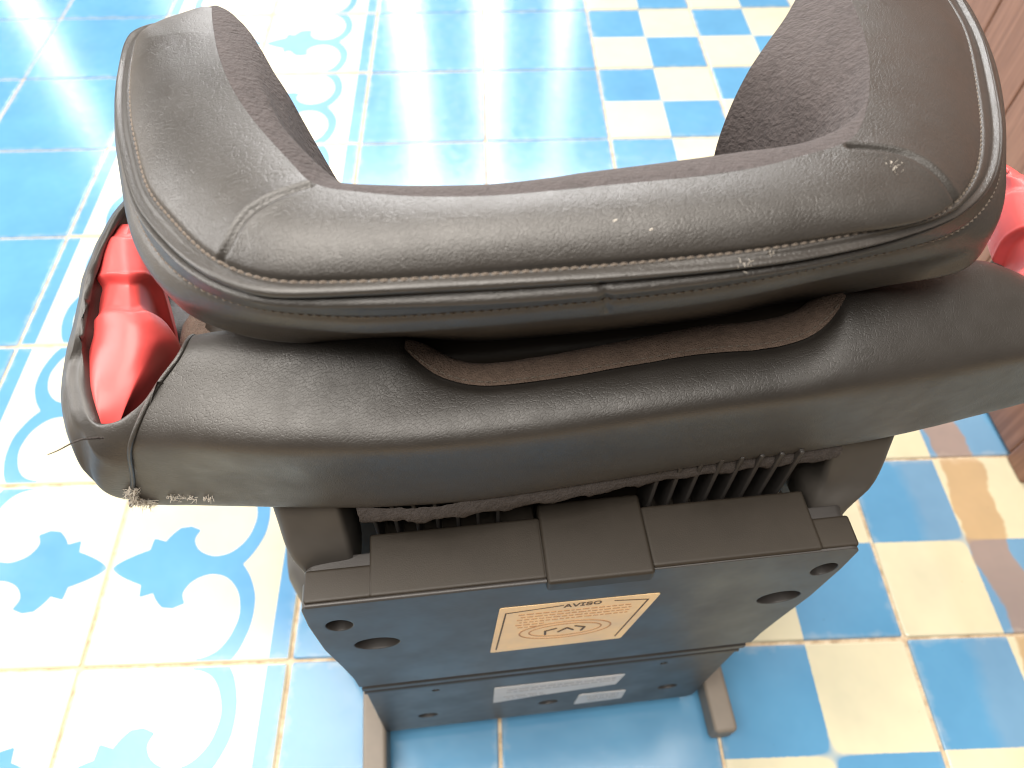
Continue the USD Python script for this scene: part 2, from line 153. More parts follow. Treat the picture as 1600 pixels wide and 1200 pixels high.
# ------------------------------------------------------------------ materials
def leather(name, col, rough, grain=1000., bump=.20, sheen=0.0, spec=.66):
    return mat(name, {
        'tc': ('texture_coordinate', {}),
        'mp0': ('mapping', {'rotation': (0, 0, -.65)}), 'wv': ('noise_texture', {'scale': 140., 'detail': 2.}), 'wd': ('mix_vector', {'fac': .0012}),
        'mp': ('mapping', {'scale': (.42, 1.0, .8)}),
        'wn': ('noise_texture', {'scale': 60., 'detail': 3.}),
        'v': ('voronoi_texture', {'scale': grain, 'feature': 'distance_to_edge', 'randomness': 1.0}),
        'vm': ('map_range', {'from_min': 0., 'from_max': .13, 'to_min': 0., 'to_max': 1., 'clamp': True}),
        'n2': ('noise_texture', {'scale': 38., 'detail': 5., 'roughness': .65}),
        'n3': ('noise_texture', {'scale': 9., 'detail': 3.}),
        'rr': ('map_range', {'from_min': .3, 'from_max': .7, 'to_min': rough-.07, 'to_max': rough+.09}),
        'cr': ('rgb_ramp', {'ramp': [(0.25, tuple(c*.82 for c in col)), (0.75, tuple(c*1.2 for c in col))]}),
        'b1': ('bump', {'strength': bump, 'distance': .0005}),
        'b2': ('bump', {'strength': .14, 'distance': .0025}),
        'p': ('principled_bsdf', {'specular_ior_level': spec, 'sheen_weight': sheen, 'sheen_roughness': .4})},
        [('tc.object', 'mp0.vector'), ('mp0.vector', 'mp.vector'), ('tc.object', 'wv.vector'), ('mp.vector', 'wd.a'), ('wv.color', 'wd.b'), ('wd.result', 'v.vector'), ('tc.object', 'n2.vector'), ('tc.object', 'n3.vector'),
         ('v.distance', 'vm.value'), ('vm.result', 'b1.height'), ('n2.fac', 'b2.height'), ('b2.normal', 'b1.normal'),
         ('n2.fac', 'rr.value'), ('rr.result', 'p.roughness'), ('n3.fac', 'cr.fac'), ('cr.color', 'p.base_color'), ('b1.normal', 'p.normal')])
LEATHER = leather('black_leather', (.034, .030, .0265), .38)
LEATHER2 = leather('black_leather_back', (.031, .027, .0235), .42, grain=950., bump=.17)
def fabric(name, col, scale=560.):
    return mat(name, {
        'tc': ('texture_coordinate', {}), 'n': ('noise_texture', {'scale': scale, 'detail': 2.}), 'n2': ('noise_texture', {'scale': 160., 'detail': 4., 'distortion': 1.5}),
        'cr': ('rgb_ramp', {'ramp': [(0.3, tuple(c*.85 for c in col)), (0.7, tuple(c*1.18 for c in col))]}),
        'mx': ('math', {'math_type': 'add'}), 'b': ('bump', {'strength': .8, 'distance': .0012}),
        'p': ('principled_bsdf', {'roughness': .85, 'specular_ior_level': .3, 'sheen_weight': .05, 'sheen_roughness': .45, 'sheen_tint': (.9, .8, .78)})},
        [('tc.object', 'n.vector'), ('tc.object', 'n2.vector'), ('n.fac', 'mx.value1'), ('n2.fac', 'mx.value2'), ('mx.value', 'b.height'), ('n2.fac', 'cr.fac'),
         ('cr.color', 'p.base_color'), ('b.normal', 'p.normal')])
FABRIC = fabric('black_knit_fabric', (.052, .043, .042))
HEM = fabric('brown_binding_tape', (.14, .10, .078), 1100.)
BRAID = fabric('black_braid', (.045, .038, .035), 700.)
THREAD = mat('seam_thread', {'p': ('principled_bsdf', {'base_color': (.16, .13, .105), 'roughness': .7})}, [])
FRAY = mat('frayed_fibre', {'p': ('principled_bsdf', {'base_color': (.58, .53, .46), 'roughness': .9})}, [])
def plastic(name, col, rough, bevel=.0012, bump=.12, scale=1500., spec=.5, spots=0.):
    return mat(name, {
        'tc': ('texture_coordinate', {}), 'bv': ('bevel', {'radius': bevel, 'samples': 6}),
        'n': ('noise_texture', {'scale': scale, 'detail': 1.}), 'n2': ('noise_texture', {'scale': 22., 'detail': 5., 'roughness': .65}),
        'b': ('bump', {'strength': bump, 'distance': .0005}), 'rr': ('map_range', {'from_min': .3, 'from_max': .7, 'to_min': rough-.07, 'to_max': rough+.1}),
        'cr': ('rgb_ramp', {'ramp': [(0.3, tuple(c*.85 for c in col)), (0.72, tuple(c*1.15 for c in col))]}),
        'p': ('principled_bsdf', {'specular_ior_level': spec})},
        [('tc.object', 'n.vector'), ('tc.object', 'n2.vector'), ('bv.bevel', 'b.normal'), ('n.fac', 'b.height'), ('b.normal', 'p.normal'),
         ('n2.fac', 'rr.value'), ('rr.result', 'p.roughness'), ('n2.fac', 'cr.fac'), ('cr.color', 'p.base_color')])
PLASTIC = plastic('black_plastic', (.040, .036, .034), .42)
LEDGE = plastic('brown_black_plastic', (.028, .022, .016), .5, spec=.35)
PLASTIC_D = plastic('dark_shell_plastic', (.055, .049, .043), .5)
PLASTIC_G = plastic('grey_foot_plastic', (.20, .17, .14), .55)
RED = plastic('red_plastic', (.66, .078, .074), .42, bevel=.0006, bump=.02, spec=.55)
STICK = plastic('orange_sticker', (.95, .66, .35), .45, bevel=.0002, bump=.02)
INK = mat('dark_print', {'p': ('principled_bsdf', {'base_color': (.10, .055, .02), 'roughness': .6})}, [])
INK2 = mat('faint_print', {'p': ('principled_bsdf', {'base_color': (.50, .25, .10), 'roughness': .6})}, [])
LABEL = plastic('white_sticker', (.62, .58, .56), .5, bevel=.0002, bump=.02)
INK3 = mat('grey_print', {'p': ('principled_bsdf', {'base_color': (.30, .28, .28), 'roughness': .6})}, [])

BLUE, CREAM = (.088, .245, .41), (.56, .51, .36)
def tile_mat(name, base, extra=None, links2=(), src=None):
    """Glazed-looking worn cement tile: base colour varied by clouding, worn pale edges and specks."""
    N = {'tc': ('texture_coordinate', {}), 'g': ('geometry', {}), 'oi': ('object_info', {}),
         'n': ('noise_texture', {'scale': 9., 'detail': 4., 'roughness': .6}), 'n2': ('noise_texture', {'scale': 70., 'detail': 4.}),
         'n3': ('noise_texture', {'scale': 260., 'detail': 2.}),
         'tone': ('rgb_ramp', {'ramp': [(0.3, (.86, .88, .90)), (0.7, (1.08, 1.07, 1.05))]}),
         'sp': ('rgb_ramp', {'ramp': [(0.0, (.45, .40, .32)), (0.22, (.7, .66, .6)), (0.25, (1, 1, 1)), (1, (1, 1, 1))]}),
         'm1': ('mix_color', {'blend_type': 'multiply', 'fac': 1.0}), 'm2': ('mix_color', {'blend_type': 'multiply', 'fac': .8}),
         'rr': ('map_range', {'from_min': .3, 'from_max': .7, 'to_min': .13, 'to_max': .19}),
         'b': ('bump', {'strength': .02, 'distance': .002}),
         'p': ('principled_bsdf', {'specular_ior_level': .5})}
    Lk = [('g.position', 'n.vector'), ('g.position', 'n2.vector'), ('g.position', 'n3.vector'), ('n.fac', 'tone.fac'), ('n3.fac', 'sp.fac'), ('tone.color', 'm1.b'),
          ('m1.result', 'm2.a'), ('sp.color', 'm2.b'), ('n2.fac', 'rr.value'), ('rr.result', 'p.roughness'), ('n2.fac', 'b.height'), ('b.normal', 'p.normal')]
    if extra: N.update(extra)
    Lk += list(links2)
    if src: Lk.append((src, 'm1.a'))
    else: N['m1'][1]['a'] = base
    # pale wear along the tile's rim, from its own coordinates
    N.update({'s': ('separate_xyz', {}), 'ax': ('math', {'math_type': 'absolute'}), 'ay': ('math', {'math_type': 'absolute'}), 'mxx': ('math', {'math_type': 'maximum'}),
              'ad': ('math', {'math_type': 'multiply_add', 'value2': .022}), 'wr': ('map_range', {'from_min': .1035, 'from_max': .1115, 'to_min': 0., 'to_max': .18, 'clamp': True}),
              'mw': ('mix_color', {'blend_type': 'mix', 'b': (.66, .58, .45)})})
    Lk += [('tc.object', 's.vector'), ('s.x', 'ax.value1'), ('s.y', 'ay.value1'), ('ax.value', 'mxx.value1'), ('ay.value', 'mxx.value2'),
           ('n2.fac', 'ad.value1'), ('mxx.value', 'ad.value3'), ('ad.value', 'wr.value'), ('wr.result', 'mw.fac'), ('m2.result', 'mw.a'), ('mw.result', 'p.base_color')]
    return mat(name, N, Lk)
T_BLUE = tile_mat('blue_cement_tile', BLUE)
T_CREAM = tile_mat('cream_cement_tile', CREAM)
T_PRINT = tile_mat('blue_tile_inlay', (.095, .25, .43))
CH = {'w': ('noise_texture', {'scale': 160., 'detail': 2.}), 'wv': ('math', {'math_type': 'multiply_add', 'value2': .0014, 'value3': -.0007}),
      'sx': ('separate_xyz', {}), 'xx': ('math', {'math_type': 'add'}), 'yy': ('math', {'math_type': 'add'}), 'xy': ('math', {'math_type': 'multiply'}),
      'lt': ('map_range', {'from_min': -.00002, 'from_max': .00002, 'to_min': 1., 'to_max': 0., 'clamp': True}), 'ck': ('mix_color', {'blend_type': 'mix', 'a': CREAM, 'b': BLUE}),
      # rust washed down the floor beside the wooden boards
      'ws': ('separate_xyz', {}), 'wb': ('math', {'math_type': 'multiply_add', 'value2': .05, 'value3': -.752}), 'wd': ('math', {'math_type': 'add'}),
      'yl': ('map_range', {'from_min': .30, 'from_max': .38, 'to_min': 0., 'to_max': .1, 'clamp': True}), 'sb': ('math', {'math_type': 'add'}),
      'sa': ('math', {'math_type': 'absolute'}), 'sm': ('map_range', {'from_min': .021, 'from_max': .024, 'to_min': .62, 'to_max': 0., 'clamp': True}),
      'st': ('mix_color', {'blend_type': 'mix', 'b': (.34, .17, .055)}),
      'sw': ('map_range', {'from_min': .06, 'from_max': .075, 'to_min': .10, 'to_max': 0., 'clamp': True}), 'st2': ('mix_color', {'blend_type': 'mix', 'b': (.5, .3, .12)})}
CHL = [('g.position', 'w.vector'), ('w.fac', 'wv.value1'), ('tc.object', 'sx.vector'), ('sx.x', 'xx.value1'), ('wv.value', 'xx.value2'), ('sx.y', 'yy.value1'), ('wv.value', 'yy.value2'),
       ('xx.value', 'xy.value1'), ('yy.value', 'xy.value2'), ('xy.value', 'lt.value'), ('lt.result', 'ck.fac'),
       ('g.position', 'ws.vector'), ('n.fac', 'wb.value1'), ('ws.x', 'wd.value1'), ('wb.value', 'wd.value2'), ('wd.value', 'sa.value1'), ('ws.y', 'yl.value'), ('sa.value', 'sb.value1'), ('yl.result', 'sb.value2'), ('sb.value', 'sm.value'), ('sb.value', 'sw.value'),
       ('ck.result', 'st2.a'), ('sw.result', 'st2.fac'), ('st2.result', 'st.a'), ('sm.result', 'st.fac')]
T_CHECK = tile_mat('chequered_cement_tile', None, CH, CHL, 'st.result')
GROUT = mat('old_grout', {'g': ('geometry', {}), 'n': ('noise_texture', {'scale': 55., 'detail': 6., 'roughness': .7}),
    'cr': ('rgb_ramp', {'ramp': [(0.28, (.20, .13, .08)), (0.5, (.50, .38, .25)), (0.75, (.72, .62, .48))]}), 'b': ('bump', {'strength': .6, 'distance': .003}),
    'p': ('principled_bsdf', {'roughness': .9})}, [('g.position', 'n.vector'), ('n.fac', 'cr.fac'), ('cr.color', 'p.base_color'), ('n.fac', 'b.height'), ('b.normal', 'p.normal')])
WOOD = mat('brown_wood', {'tc': ('texture_coordinate', {}), 'oi': ('object_info', {}), 'mp': ('mapping', {'scale': (1., 1., .045)}), 'of': ('combine_xyz', {}), 'ml': ('math', {'math_type': 'multiply', 'value2': 7.}),
    'n': ('noise_texture', {'scale': 150., 'detail': 6., 'roughness': .65, 'distortion': .6}), 'n2': ('noise_texture', {'scale': 14., 'detail': 3.}),
    'cr': ('rgb_ramp', {'ramp': [(0.25, (.13, .06, .037)), (0.5, (.22, .11, .072)), (0.75, (.30, .16, .108))]}),
    'b': ('bump', {'strength': .25, 'distance': .001}), 'p': ('principled_bsdf', {'roughness': .42})},
    [('tc.object', 'mp.vector'), ('oi.random', 'ml.value1'), ('ml.value', 'of.x'), ('of.vector', 'mp.location'), ('mp.vector', 'n.vector'), ('n.fac', 'cr.fac'), ('cr.color', 'p.base_color'), ('n.fac', 'b.height'), ('b.normal', 'p.normal')])

# ------------------------------------------------------------------ floor: grout bed with cement tiles laid in it
S = .2
floor = tag(obj('floor', trimesh.creation.box(bounds=[(-3.0, -1.6, -.03), (3.2, 4.6, -.0022)]), GROUT), kind='structure')
def tile_shape(h=.0984, r=.0016, t=.012):
    """A tile with softly rounded edges, centred on the origin, its top at z = 0."""
    rows = []
    for off, z in ((0, -t), (0, -r), (r*.3, -r*.35), (r, 0.0)):
        q = h-off; c = .002
        rows.append([(-q+c, -q, z), (q-c, -q, z), (q, -q+c, z), (q, q-c, z), (q-c, q, z), (-q+c, q, z), (-q, q-c, z), (-q, -q+c, z)])
    v = np.array(rows).reshape(-1, 3); f = []
    for k in range(3):
        for i in range(8):
            a, b = k*8+i, k*8+(i+1) % 8; f += [(a, b, b+8), (a, b+8, a+8)]
    f += [(24, 24+i, 25+i) for i in range(1, 7)]
    return trimesh.Trimesh(v, f, process=False)
ORN = np.array(ORNAMENT); ORN[:, 0] += 1.0; ORN[:, 1] = (ORN[:, 1]-.03)/(.5175-.03)*.5
low = ORN[:21]; arc = ORN[21:]
half = np.vstack([low, arc])                      # lower half, from the tip round the scroll to the cusp
half[0, 1] = half[-1, 1] = .5; half[20, 1] = half[21, 1] = 0.012
def smooth_poly(P, sharp):
    out = []
    idx = [i for i in range(len(P)) if i in sharp]
    for a, b in zip(idx[:-1], idx[1:]):
        seg = P[a:b+1]
        out.append(cubic(seg, 4*(b-a)+1)[:-1] if b-a > 1 else seg[:-1])
    return np.vstack(out+[P[-1:]])
lowh = smooth_poly(half, {0, 3, 4, 5, 7, 8, 9, 20, 21, 26})
full = np.vstack([lowh, (lowh*[1, -1]+[0, 1])[::-1][1:-1]])
scroll = Polygon((full-.5)*S*.984).buffer(.0018).intersection(sbox(-.0968, -.0968, .0968, .0968))
stripe = sbox((.893-.5)*S, -.0968, .0968, .0968)
def inlay(mirror):
    m = joined([extrude_xy(scroll, -.0006, .0002), extrude_xy(stripe, -.0006, .0002)])
    if mirror: m.vertices[:, 0] *= -1; m.faces = m.faces[:, ::-1]
    return m
TILE = tile_shape(); INL = {-1: inlay(False), -2: inlay(True)}
for i in range(-6, 7):
    for j in range(-2, 9):
        if i < -5 and j < 2 or i > 4 and j < -1: continue
        col = 'blue' if i in (0, 1) or i <= -3 else ('scroll' if i in (-1, -2) else 'check')
        nm, mt = {'blue': ('blue_tile', T_BLUE), 'scroll': ('scroll_tile', T_CREAM), 'check': ('chequered_tile', T_CHECK)}[col]
        t = obj(nm, TILE, mt, floor)
        x = UsdGeom.Xformable(t)
        x.AddTranslateOp().Set(((i+.5)*S+rng.uniform(-.0005, .0005), (j+.5)*S+rng.uniform(-.0005, .0005), rng.uniform(-.0004, 0)))
        x.AddRotateXYZOp().Set((rng.uniform(-.06, .06), rng.uniform(-.06, .06), rng.uniform(-.15, .15)))
        if col == 'scroll':
            obj('scroll_inlay', INL[i], T_PRINT, t)

# ------------------------------------------------------------------ wooden boards at the right
wd = UsdGeom.Xform.Define(stage, '/World/plank_door'); wd.AddTranslateOp().Set((.790, .20, 0)); wd.AddRotateZOp().Set(2.0)
wdp = tag(wd.GetPrim(), 'brown wooden plank door standing upright at the right edge of the tiles', 'door', kind='thing')
yy = 0.0
for w in (.10, .094, .104, .098, .10, .09):
    b = obj('board', tm(rbox(-rng.uniform(0, .0015), .03, yy+.001, yy+w-.001, .004, .95, .0022)), WOOD, wdp, smooth=35); yy += w
obj('end_post', tm(rbox(-.004, .042, -.036, -.001, .0, .95, .003)), WOOD, wdp, smooth=35)

# ------------------------------------------------------------------ the child seat
seat = UsdGeom.Xform.Define(stage, '/World/child_car_seat'); seat.AddTranslateOp().Set((.246, .0007, 0)); seat.AddRotateZOp().Set(4.3)
seat = tag(seat.GetPrim(), 'black leather high-back child car seat with red side shells, seen from behind', 'child seat')
D = {k: [np.array(a) for a in v] for k, v in RAILS.items()}

# --- headrest: a padded U of leather lined with knit fabric
E, S1, P, S2, B, U1, U2 = [a.copy() for a in D['head']]; n = len(E)
for s in range(n):                                # below the lower stitching the outer faces of the ears drop straight down
    w = 1.0 if s <= 4 or s >= 17 else (.5 if s in (5, 16) else 0.)
    if w:
        o = S2[s]-P[s]; o[2] = 0
        tgt = np.array([S2[s][0]+o[0]*-.1, S2[s][1]+o[1]*-.1, B[s][2]]); B[s] = B[s]*(1-w)+tgt*w
    c = np.array([0, .07, 0])-B[s]; c[2] = 0; c /= np.linalg.norm(c)
    U1[s] = B[s]+[0, 0, -.005]+c*.009; U2[s] = B[s]+[0, 0, -.010]+c*.024
I = [a.copy() for a in D['head_in']]
for s, e in ((0, 1), (n-1, -1)):                   # the front edge of each ear is rounded: outer and inner rails meet there
    for rail, tgt in ((S1, E[s]*.6+I[0][s]*.4), (P, I[0][s]), (S2, I[1][s]*.8+I[0][s]*.2), (B, I[1][s]*.4+I[2][s]*.6), (U1, I[2][s]*.4+I[3][s]*.6), (U2, I[3][s])):
        out = rail[s+e]-E[s+e]; out[2] = 0
        rail[s] = tgt+out/np.linalg.norm(out)*.008
    E[s] = E[s]
G, row = loft([E, S1, P, S2, B, U1, U2], 240, 640, sig=5)
def snapto(P, Gs):
    from scipy.spatial import cKDTree
    f = Gs.reshape(-1, 3); q = cubic(P, 60); return gaussian_filter1d(f[cKDTree(f).query(q)[1]], 4, axis=0, mode='nearest')
def dent(G, target, depth, width):
    """Press the surface in along a polyline."""
    from scipy.spatial import cKDTree
    d, _ = cKDTree(cubic(target, 300)).query(G.reshape(-1, 3)); d = d.reshape(G.shape[:2])
    return depth*np.exp(-(d/width)**2)
Nn = normals(G)
if (Nn[row[1].astype(int), 320]@np.array([0, -.5, 1])) < 0: Nn = -Nn
rr = np.arange(G.shape[0])[:, None]
dr = np.linalg.norm(np.diff(G, axis=0), axis=-1); arc_ = np.concatenate([np.zeros((1, G.shape[1])), np.cumsum(dr, 0)], 0)
def at_row(k): return arc_[int(round(row[k]))][None]
fade = np.clip(np.minimum(np.arange(640), 639-np.arange(640))/38., 0, 1)[None]
wob = (meshkit.fbm(G*55, 3, 3)-.5)
disp = .0004*(meshkit.fbm(G*28, 3, 3)-.5)
span = at_row(1)-arc_[0][None]; tt = np.clip(arc_/np.maximum(span, 1e-6), 0, 1)
disp = disp+.0034*np.sin(np.pi*tt)*fade            # stuffing under the top panel
per = (arc_-at_row(1)); disp = disp-.0011*np.exp(-(per/.0016)**2)*fade
per = (arc_-at_row(2)); disp = disp+fade*(.0024*np.exp(-((per+.0034)/.0026)**2)+.0022*np.exp(-((per-.0034)/.0026)**2)-.0016*np.exp(-(per/.0012)**2))
per = (arc_-at_row(3)); disp = disp-.0010*np.exp(-(per/.0018)**2)*fade
disp = disp+fade*.0028*np.exp(-((arc_-(at_row(3)+.010))/.008)**2)
from scipy.spatial import cKDTree
cj = int(np.argmin(np.linalg.norm(G[int(row[2])]-P[11], axis=1)))
seams = [snapto(D[k], G) for k in ('seam_l', 'seam_r')]
disp = disp-dent(G, seams[0], .0021, .0012)-dent(G, seams[1], .0020, .0012)
disp = disp+dent(G, seams[0], .0006, .0045)+dent(G, seams[1], .0006, .0045)
disp = disp-dent(G, [G[int(row[2])+2, cj], G[int(row[2])+6, cj], G[int(row[3])+8, cj+1]], .0014, .0012)
G2 = G+Nn*disp[..., None]
head = obj('headrest_cover', grid_mesh(G2), LEATHER, seat, smooth=True)
tag(head, 'padded U-shaped leather headrest cover')
R0 = np.stack([E]+I); GI, _ = loft(R0, 46, 640, sig=5)
GI[0] = G[0]
NI = normals(GI)
GI = GI+((meshkit.fbm(GI*70, 3, 9)-.5)*.0004*np.clip(np.arange(46)/4., 0, 1)[:, None])[..., None]*NI
obj('headrest_lining', grid_mesh(GI), FABRIC, head, smooth=True)
und = np.stack([G2[-1]*(1-t)+GI[-1]*t for t in np.linspace(0, 1, 6)]); und[1:-1, :, 2] -= .004
caps = [grid_mesh(und)]
for s in (0, -1):
    a = G2[:, s]; b = cubic(GI[:, s], len(a))
    k = np.linspace(0, 1, 7); cap = np.stack([a*(1-t)+b*t for t in k])
    d = (a-G2[:, s+(4 if s == 0 else -4)]); d /= np.maximum(np.linalg.norm(d, axis=1, keepdims=True), 1e-9)
    for q, t in enumerate(k): cap[q] += d*(.004*math.sin(math.pi*t))*np.clip(np.linalg.norm(a-b, axis=1)/.006, 0, 1)[:, None]
    caps.append(grid_mesh(cap))
obj('headrest_underside', joined(caps), FABRIC, head, smooth=True)
def stitches(curve, N3, pitch, length, r, lift=.0002, slant=0.0):
    C = np.asarray(curve); d = np.r_[0, np.cumsum(np.linalg.norm(np.diff(C, axis=0), axis=1))]
    ms = []; s = pitch
    while s < d[-1]-pitch:
        q = []
        for k, h in ((-.5, -.0003), (0, lift), (.5, -.0003)):
            p = np.array([np.interp(s+k*length, d, C[:, i]) for i in range(3)]); nn = np.array([np.interp(s, d, N3[:, i]) for i in range(3)])
            q.append(p+nn*h)
        ms.append(tube(q, r, 5)); s += pitch*rng.uniform(.93, 1.07)
    return joined(ms)
for k, r in ((1, .00056), (3, .00044)):
    i = int(round(row[k])); tag(obj('stitching', stitches(G2[i, 12:-12], Nn[i, 12:-12], .0034, .0024, r, .0003), THREAD, head), kind='stuff')

# --- backrest cover
K = D['back']; GB, rb = loft(K, 84, 380, sig=[2, 2, 2, 8, 22, 26, 26, 26, 26]); GB = gaussian_filter1d(gaussian_filter1d(GB, 2.6, axis=0, mode='nearest'), 2.0, axis=1, mode='nearest')
NB = normals(GB)
if NB[int(rb[3]), 190]@np.array([0, -.5, 1]) < 0: NB = -NB
xb = GB[..., 0]
dB = (meshkit.fbm(GB*np.array([12., 12., 22.])+[17.3, 9.1, 4.4], 3, 5)-.5)*.0010+(meshkit.fbm(GB*75+40.5, 2, 8)-.5)*.0002
crm = np.exp(-(((meshkit.fbm(GB*np.array([20., 20., 75.])+30.7, 3, 21)-.5)/.035)**2))
dB = dB-crm*.00005
edge_f = np.clip(np.arange(380)/14., 0, 1)[None]*np.ones((84, 1))
hemc = cubic(D['hem_out'], 200)
dB = dB-dent(GB, hemc, .0012, .0022)
GB = GB+NB*(dB*np.clip(edge_f, .1, 1))[..., None]
back = tag(obj('backrest_cover', grid_mesh(GB), LEATHER2, seat, smooth=True), 'black leather cover with a scooped slot below the headrest')
hi, ho = (gaussian_filter1d(cubic(D[k], 150), 3, axis=0, mode='nearest') for k in ('hem_in', 'hem_out'))
mid = (hi+ho)/2+np.array([0, -.0006, .0010]); lo = ho+np.array([0, -.0006, .0004]); inn = hi+np.array([0, .0004, .0006])
hm = np.stack([cubic(np.stack([lo[i], mid[i], inn[i], hi[i]+[0, .006, -.010], hi[i]+[0, .004, -.03]]), 14) for i in range(150)], 0)
hm = hm+((meshkit.fbm(hm*120, 2, 4)-.5)*.0004)[..., None]
obj('slot_binding', grid_mesh(hm), HEM, back, smooth=True)
tag(obj('stitching', stitches(lo*.6+mid*.4+np.array([0, -.0004, .0004]), np.tile([0, -.5, .8], (150, 1)), .0034, .0022, .00034), THREAD, back), kind='stuff')
br = cubic(D['braid'], 220)
bw = np.stack([cubic(np.stack([br[i]+[0, .001, .006], br[i]+[0, -.0022, .0015], br[i]+[0, -.0018, -.004-.0012*math.sin(i*.31)], br[i]+[0, .003, -.005]]), 8) for i in range(220)], 0)
bw = bw+((meshkit.fbm(bw*260, 2, 4)-.5)*.0018)[..., None]
obj('braid_edge', grid_mesh(bw), BRAID, back, smooth=True)
obj('edge_seam', tube(GB[6:int(rb[6])-1, 0]+np.array([0, -.0005, 0]), .0011, 8), LEATHER, back, smooth=True)

# --- shoulder wings: leather rim, red shell, elastic strap, on both sides
def mir(a): return np.asarray(a)*np.array([-1, 1, 1])
def flip(m): m = m.copy(); m.vertices[:, 0] *= -1; m.faces = m.faces[:, ::-1]; return m
Nl, Rg, Oo = D['wing']
tuck = np.clip((np.arange(14)-7)/4., 0, 1)[:, None]
low1 = Oo+np.array([.003, .002, -.018])*(1-tuck)+np.array([.006, .014, .0])*tuck
low2 = Oo+np.array([.012, .008, -.05])*(1-tuck)+np.array([.014, .034, .006])*tuck
low3 = Oo+np.array([.045, .02, -.06])*(1-tuck)+np.array([.02, .045, .02])*tuck
for a in (Nl, Rg, Oo, low1, low2, low3): a[-1] += [.004, .0025, 0]; a[-2] += [.001, .0008, 0]
inn1 = Nl+np.array([.003, .001, -.012]); inn2 = Nl+np.array([.006, .002, -.05])
GW, rw = loft([inn2, inn1, Nl, Rg, Oo, low1, low2, low3], 60, 160, sig=1.0)
NW = normals(GW)
if NW[int(rw[3]), 60]@np.array([0, 0, 1]) < 0: NW = -NW
iR = int(round(rw[3])); arw = np.concatenate([np.zeros((1, 160)), np.cumsum(np.linalg.norm(np.diff(GW, axis=0), axis=-1), 0)], 0)
GW = GW+NW*((.0016*np.exp(-((arw-arw[iR])/.002)**2)-.0010*np.exp(-((arw-arw[iR]-.004)/.002)**2)+(meshkit.fbm(GW*60, 2, 2)-.5)*.0012))[..., None]
wing_m = grid_mesh(GW)
Lr, Cr, Rr = D['red']
mL = Lr*.45+Cr*.55+np.array([-.003, 0, .004]); mR = Rr*.45+Cr*.55+np.array([.003, 0, .003])
dl = Lr+np.array([.002, 0, -.02]); dr_ = Rr+np.array([-.004, 0, -.025]); dl2 = Lr+np.array([.008, .006, -.030]); dr2 = Rr+np.array([-.010, .004, -.050])
GR, rrd = loft([dl2, dl, Lr, mL, Cr, mR, Rr, dr_, dr2], 54, 200, sig=1.0)
NR = normals(GR)
if NR[27, 80]@np.array([0, 0, 1]) < 0: NR = -NR
sv = np.cumsum(np.r_[0, np.linalg.norm(np.diff(Cr, axis=0), axis=1)]); vpos = sv/sv[-1]*199
cols = np.arange(200)[None, :]; bow = (np.abs(np.arange(54)-27)/27.)[:, None]**2*10
dR = np.zeros((54, 200))
for k, h in ((6, -.0028), (8, .0048), (10, -.0022), (11, -.0025)):
    dR += h/(1+np.exp(-(cols-vpos[k]-0*bow+bow*.9)/.9))
    dR += .0004*np.exp(-((cols-vpos[k]+bow*.9-2.5)/1.6)**2)
dR -= np.linspace(0, .001, 200)[None]*np.clip((cols-vpos[5])/20, 0, 1)
GR = GR+NR*dR[..., None]
red_m = grid_mesh(GR)
js = int(np.argmin(np.linalg.norm(GW[iR]-D['strap'][1], axis=1))); iN, iO = int(rw[1]), int(rw[5])+4
sb_ = np.clip(np.linspace(js-4, js+4, 7).round().astype(int), 0, 159)
sg = gaussian_filter1d(GW[iN:iO:2][:, sb_], 1.5, axis=0, mode='nearest')+NW[iN:iO:2][:, sb_]*.0024
strap_m = grid_mesh(np.concatenate([sg, (sg-NW[iN:iO:2][:, sb_]*.0012)[::-1], sg[:1]], 0))
web = tm(rbox(-.196, -.150, .02, .07, .36, .452, .012))
for s in (1, -1):
    sx, sr = (0, 0) if s == 1 else (.092, .032)
    def f(m, q=None):
        m = m.copy() if s == 1 else flip(m); m.vertices[:, 0] += sx if q is None else q; m.vertices[:, 1] -= .014*(s != 1 and q is not None); return m
    w = obj('shoulder_wing', f(wing_m), LEATHER, seat, smooth=True)
    obj('elastic_strap', f(strap_m), HEM if 0 else FABRIC, w, smooth=True)
    rm = f(red_m, sr)
    if s != 1: rm.vertices[:, 2] = np.maximum(rm.vertices[:, 2], .446)
    obj('red_shell', rm, RED, seat, smooth=50)
    obj('inner_padding', f(web), HEM, seat, smooth=40)

# --- plastic back: frame behind, back plate with top ledge, ribs, bolsters
sh = lambda m: (m.vertices.__setitem__((slice(None), 0), m.vertices[:, 0]-.0394*(.36-m.vertices[:, 2])) or m)
obj('back_padding', tm(rbox(-.165, .165, .034, .052, .27, .500, .008)), LEDGE, seat, smooth=35)
obj('back_frame', joined([tm(rbox(-.125, .125, .002, .045, .04, .47, .01)), tm(rbox(-.136, .142, -.010, .02, .10, .43, .004)), tm(rbox(-.19, .19, .03, .09, .32, .455, .02))]), LEDGE, seat, smooth=35)
W = [(.36, .149), (.33, .150), (.285, .1485), (.245, .1435), (.215, .1405), (.1935, .140)]
up_poly = Polygon([(w, z) for z, w in W]+[(-w, z) for z, w in W[::-1]])
up_poly = unary_union([up_poly.buffer(-.006).buffer(.006, 8), sbox(-.140, .1935, .140, .205)])
def ell(x, z, a, b, rot=0): return affinity.rotate(affinity.scale(Point(x, z).buffer(1, 16), a, b), rot, origin=(x, z))
holes = [ell(-.134, .326, .0075, .009), ell(.139, .332, .0075, .009), ell(-.1175, .287, .0135, .0105), ell(.127, .290, .0135, .0105)]
front = up_poly.difference(unary_union(holes))
plate = joined([extrude_xz(front, -.063, -.050), extrude_xz(up_poly.buffer(-.0008), -.050, -.037)])
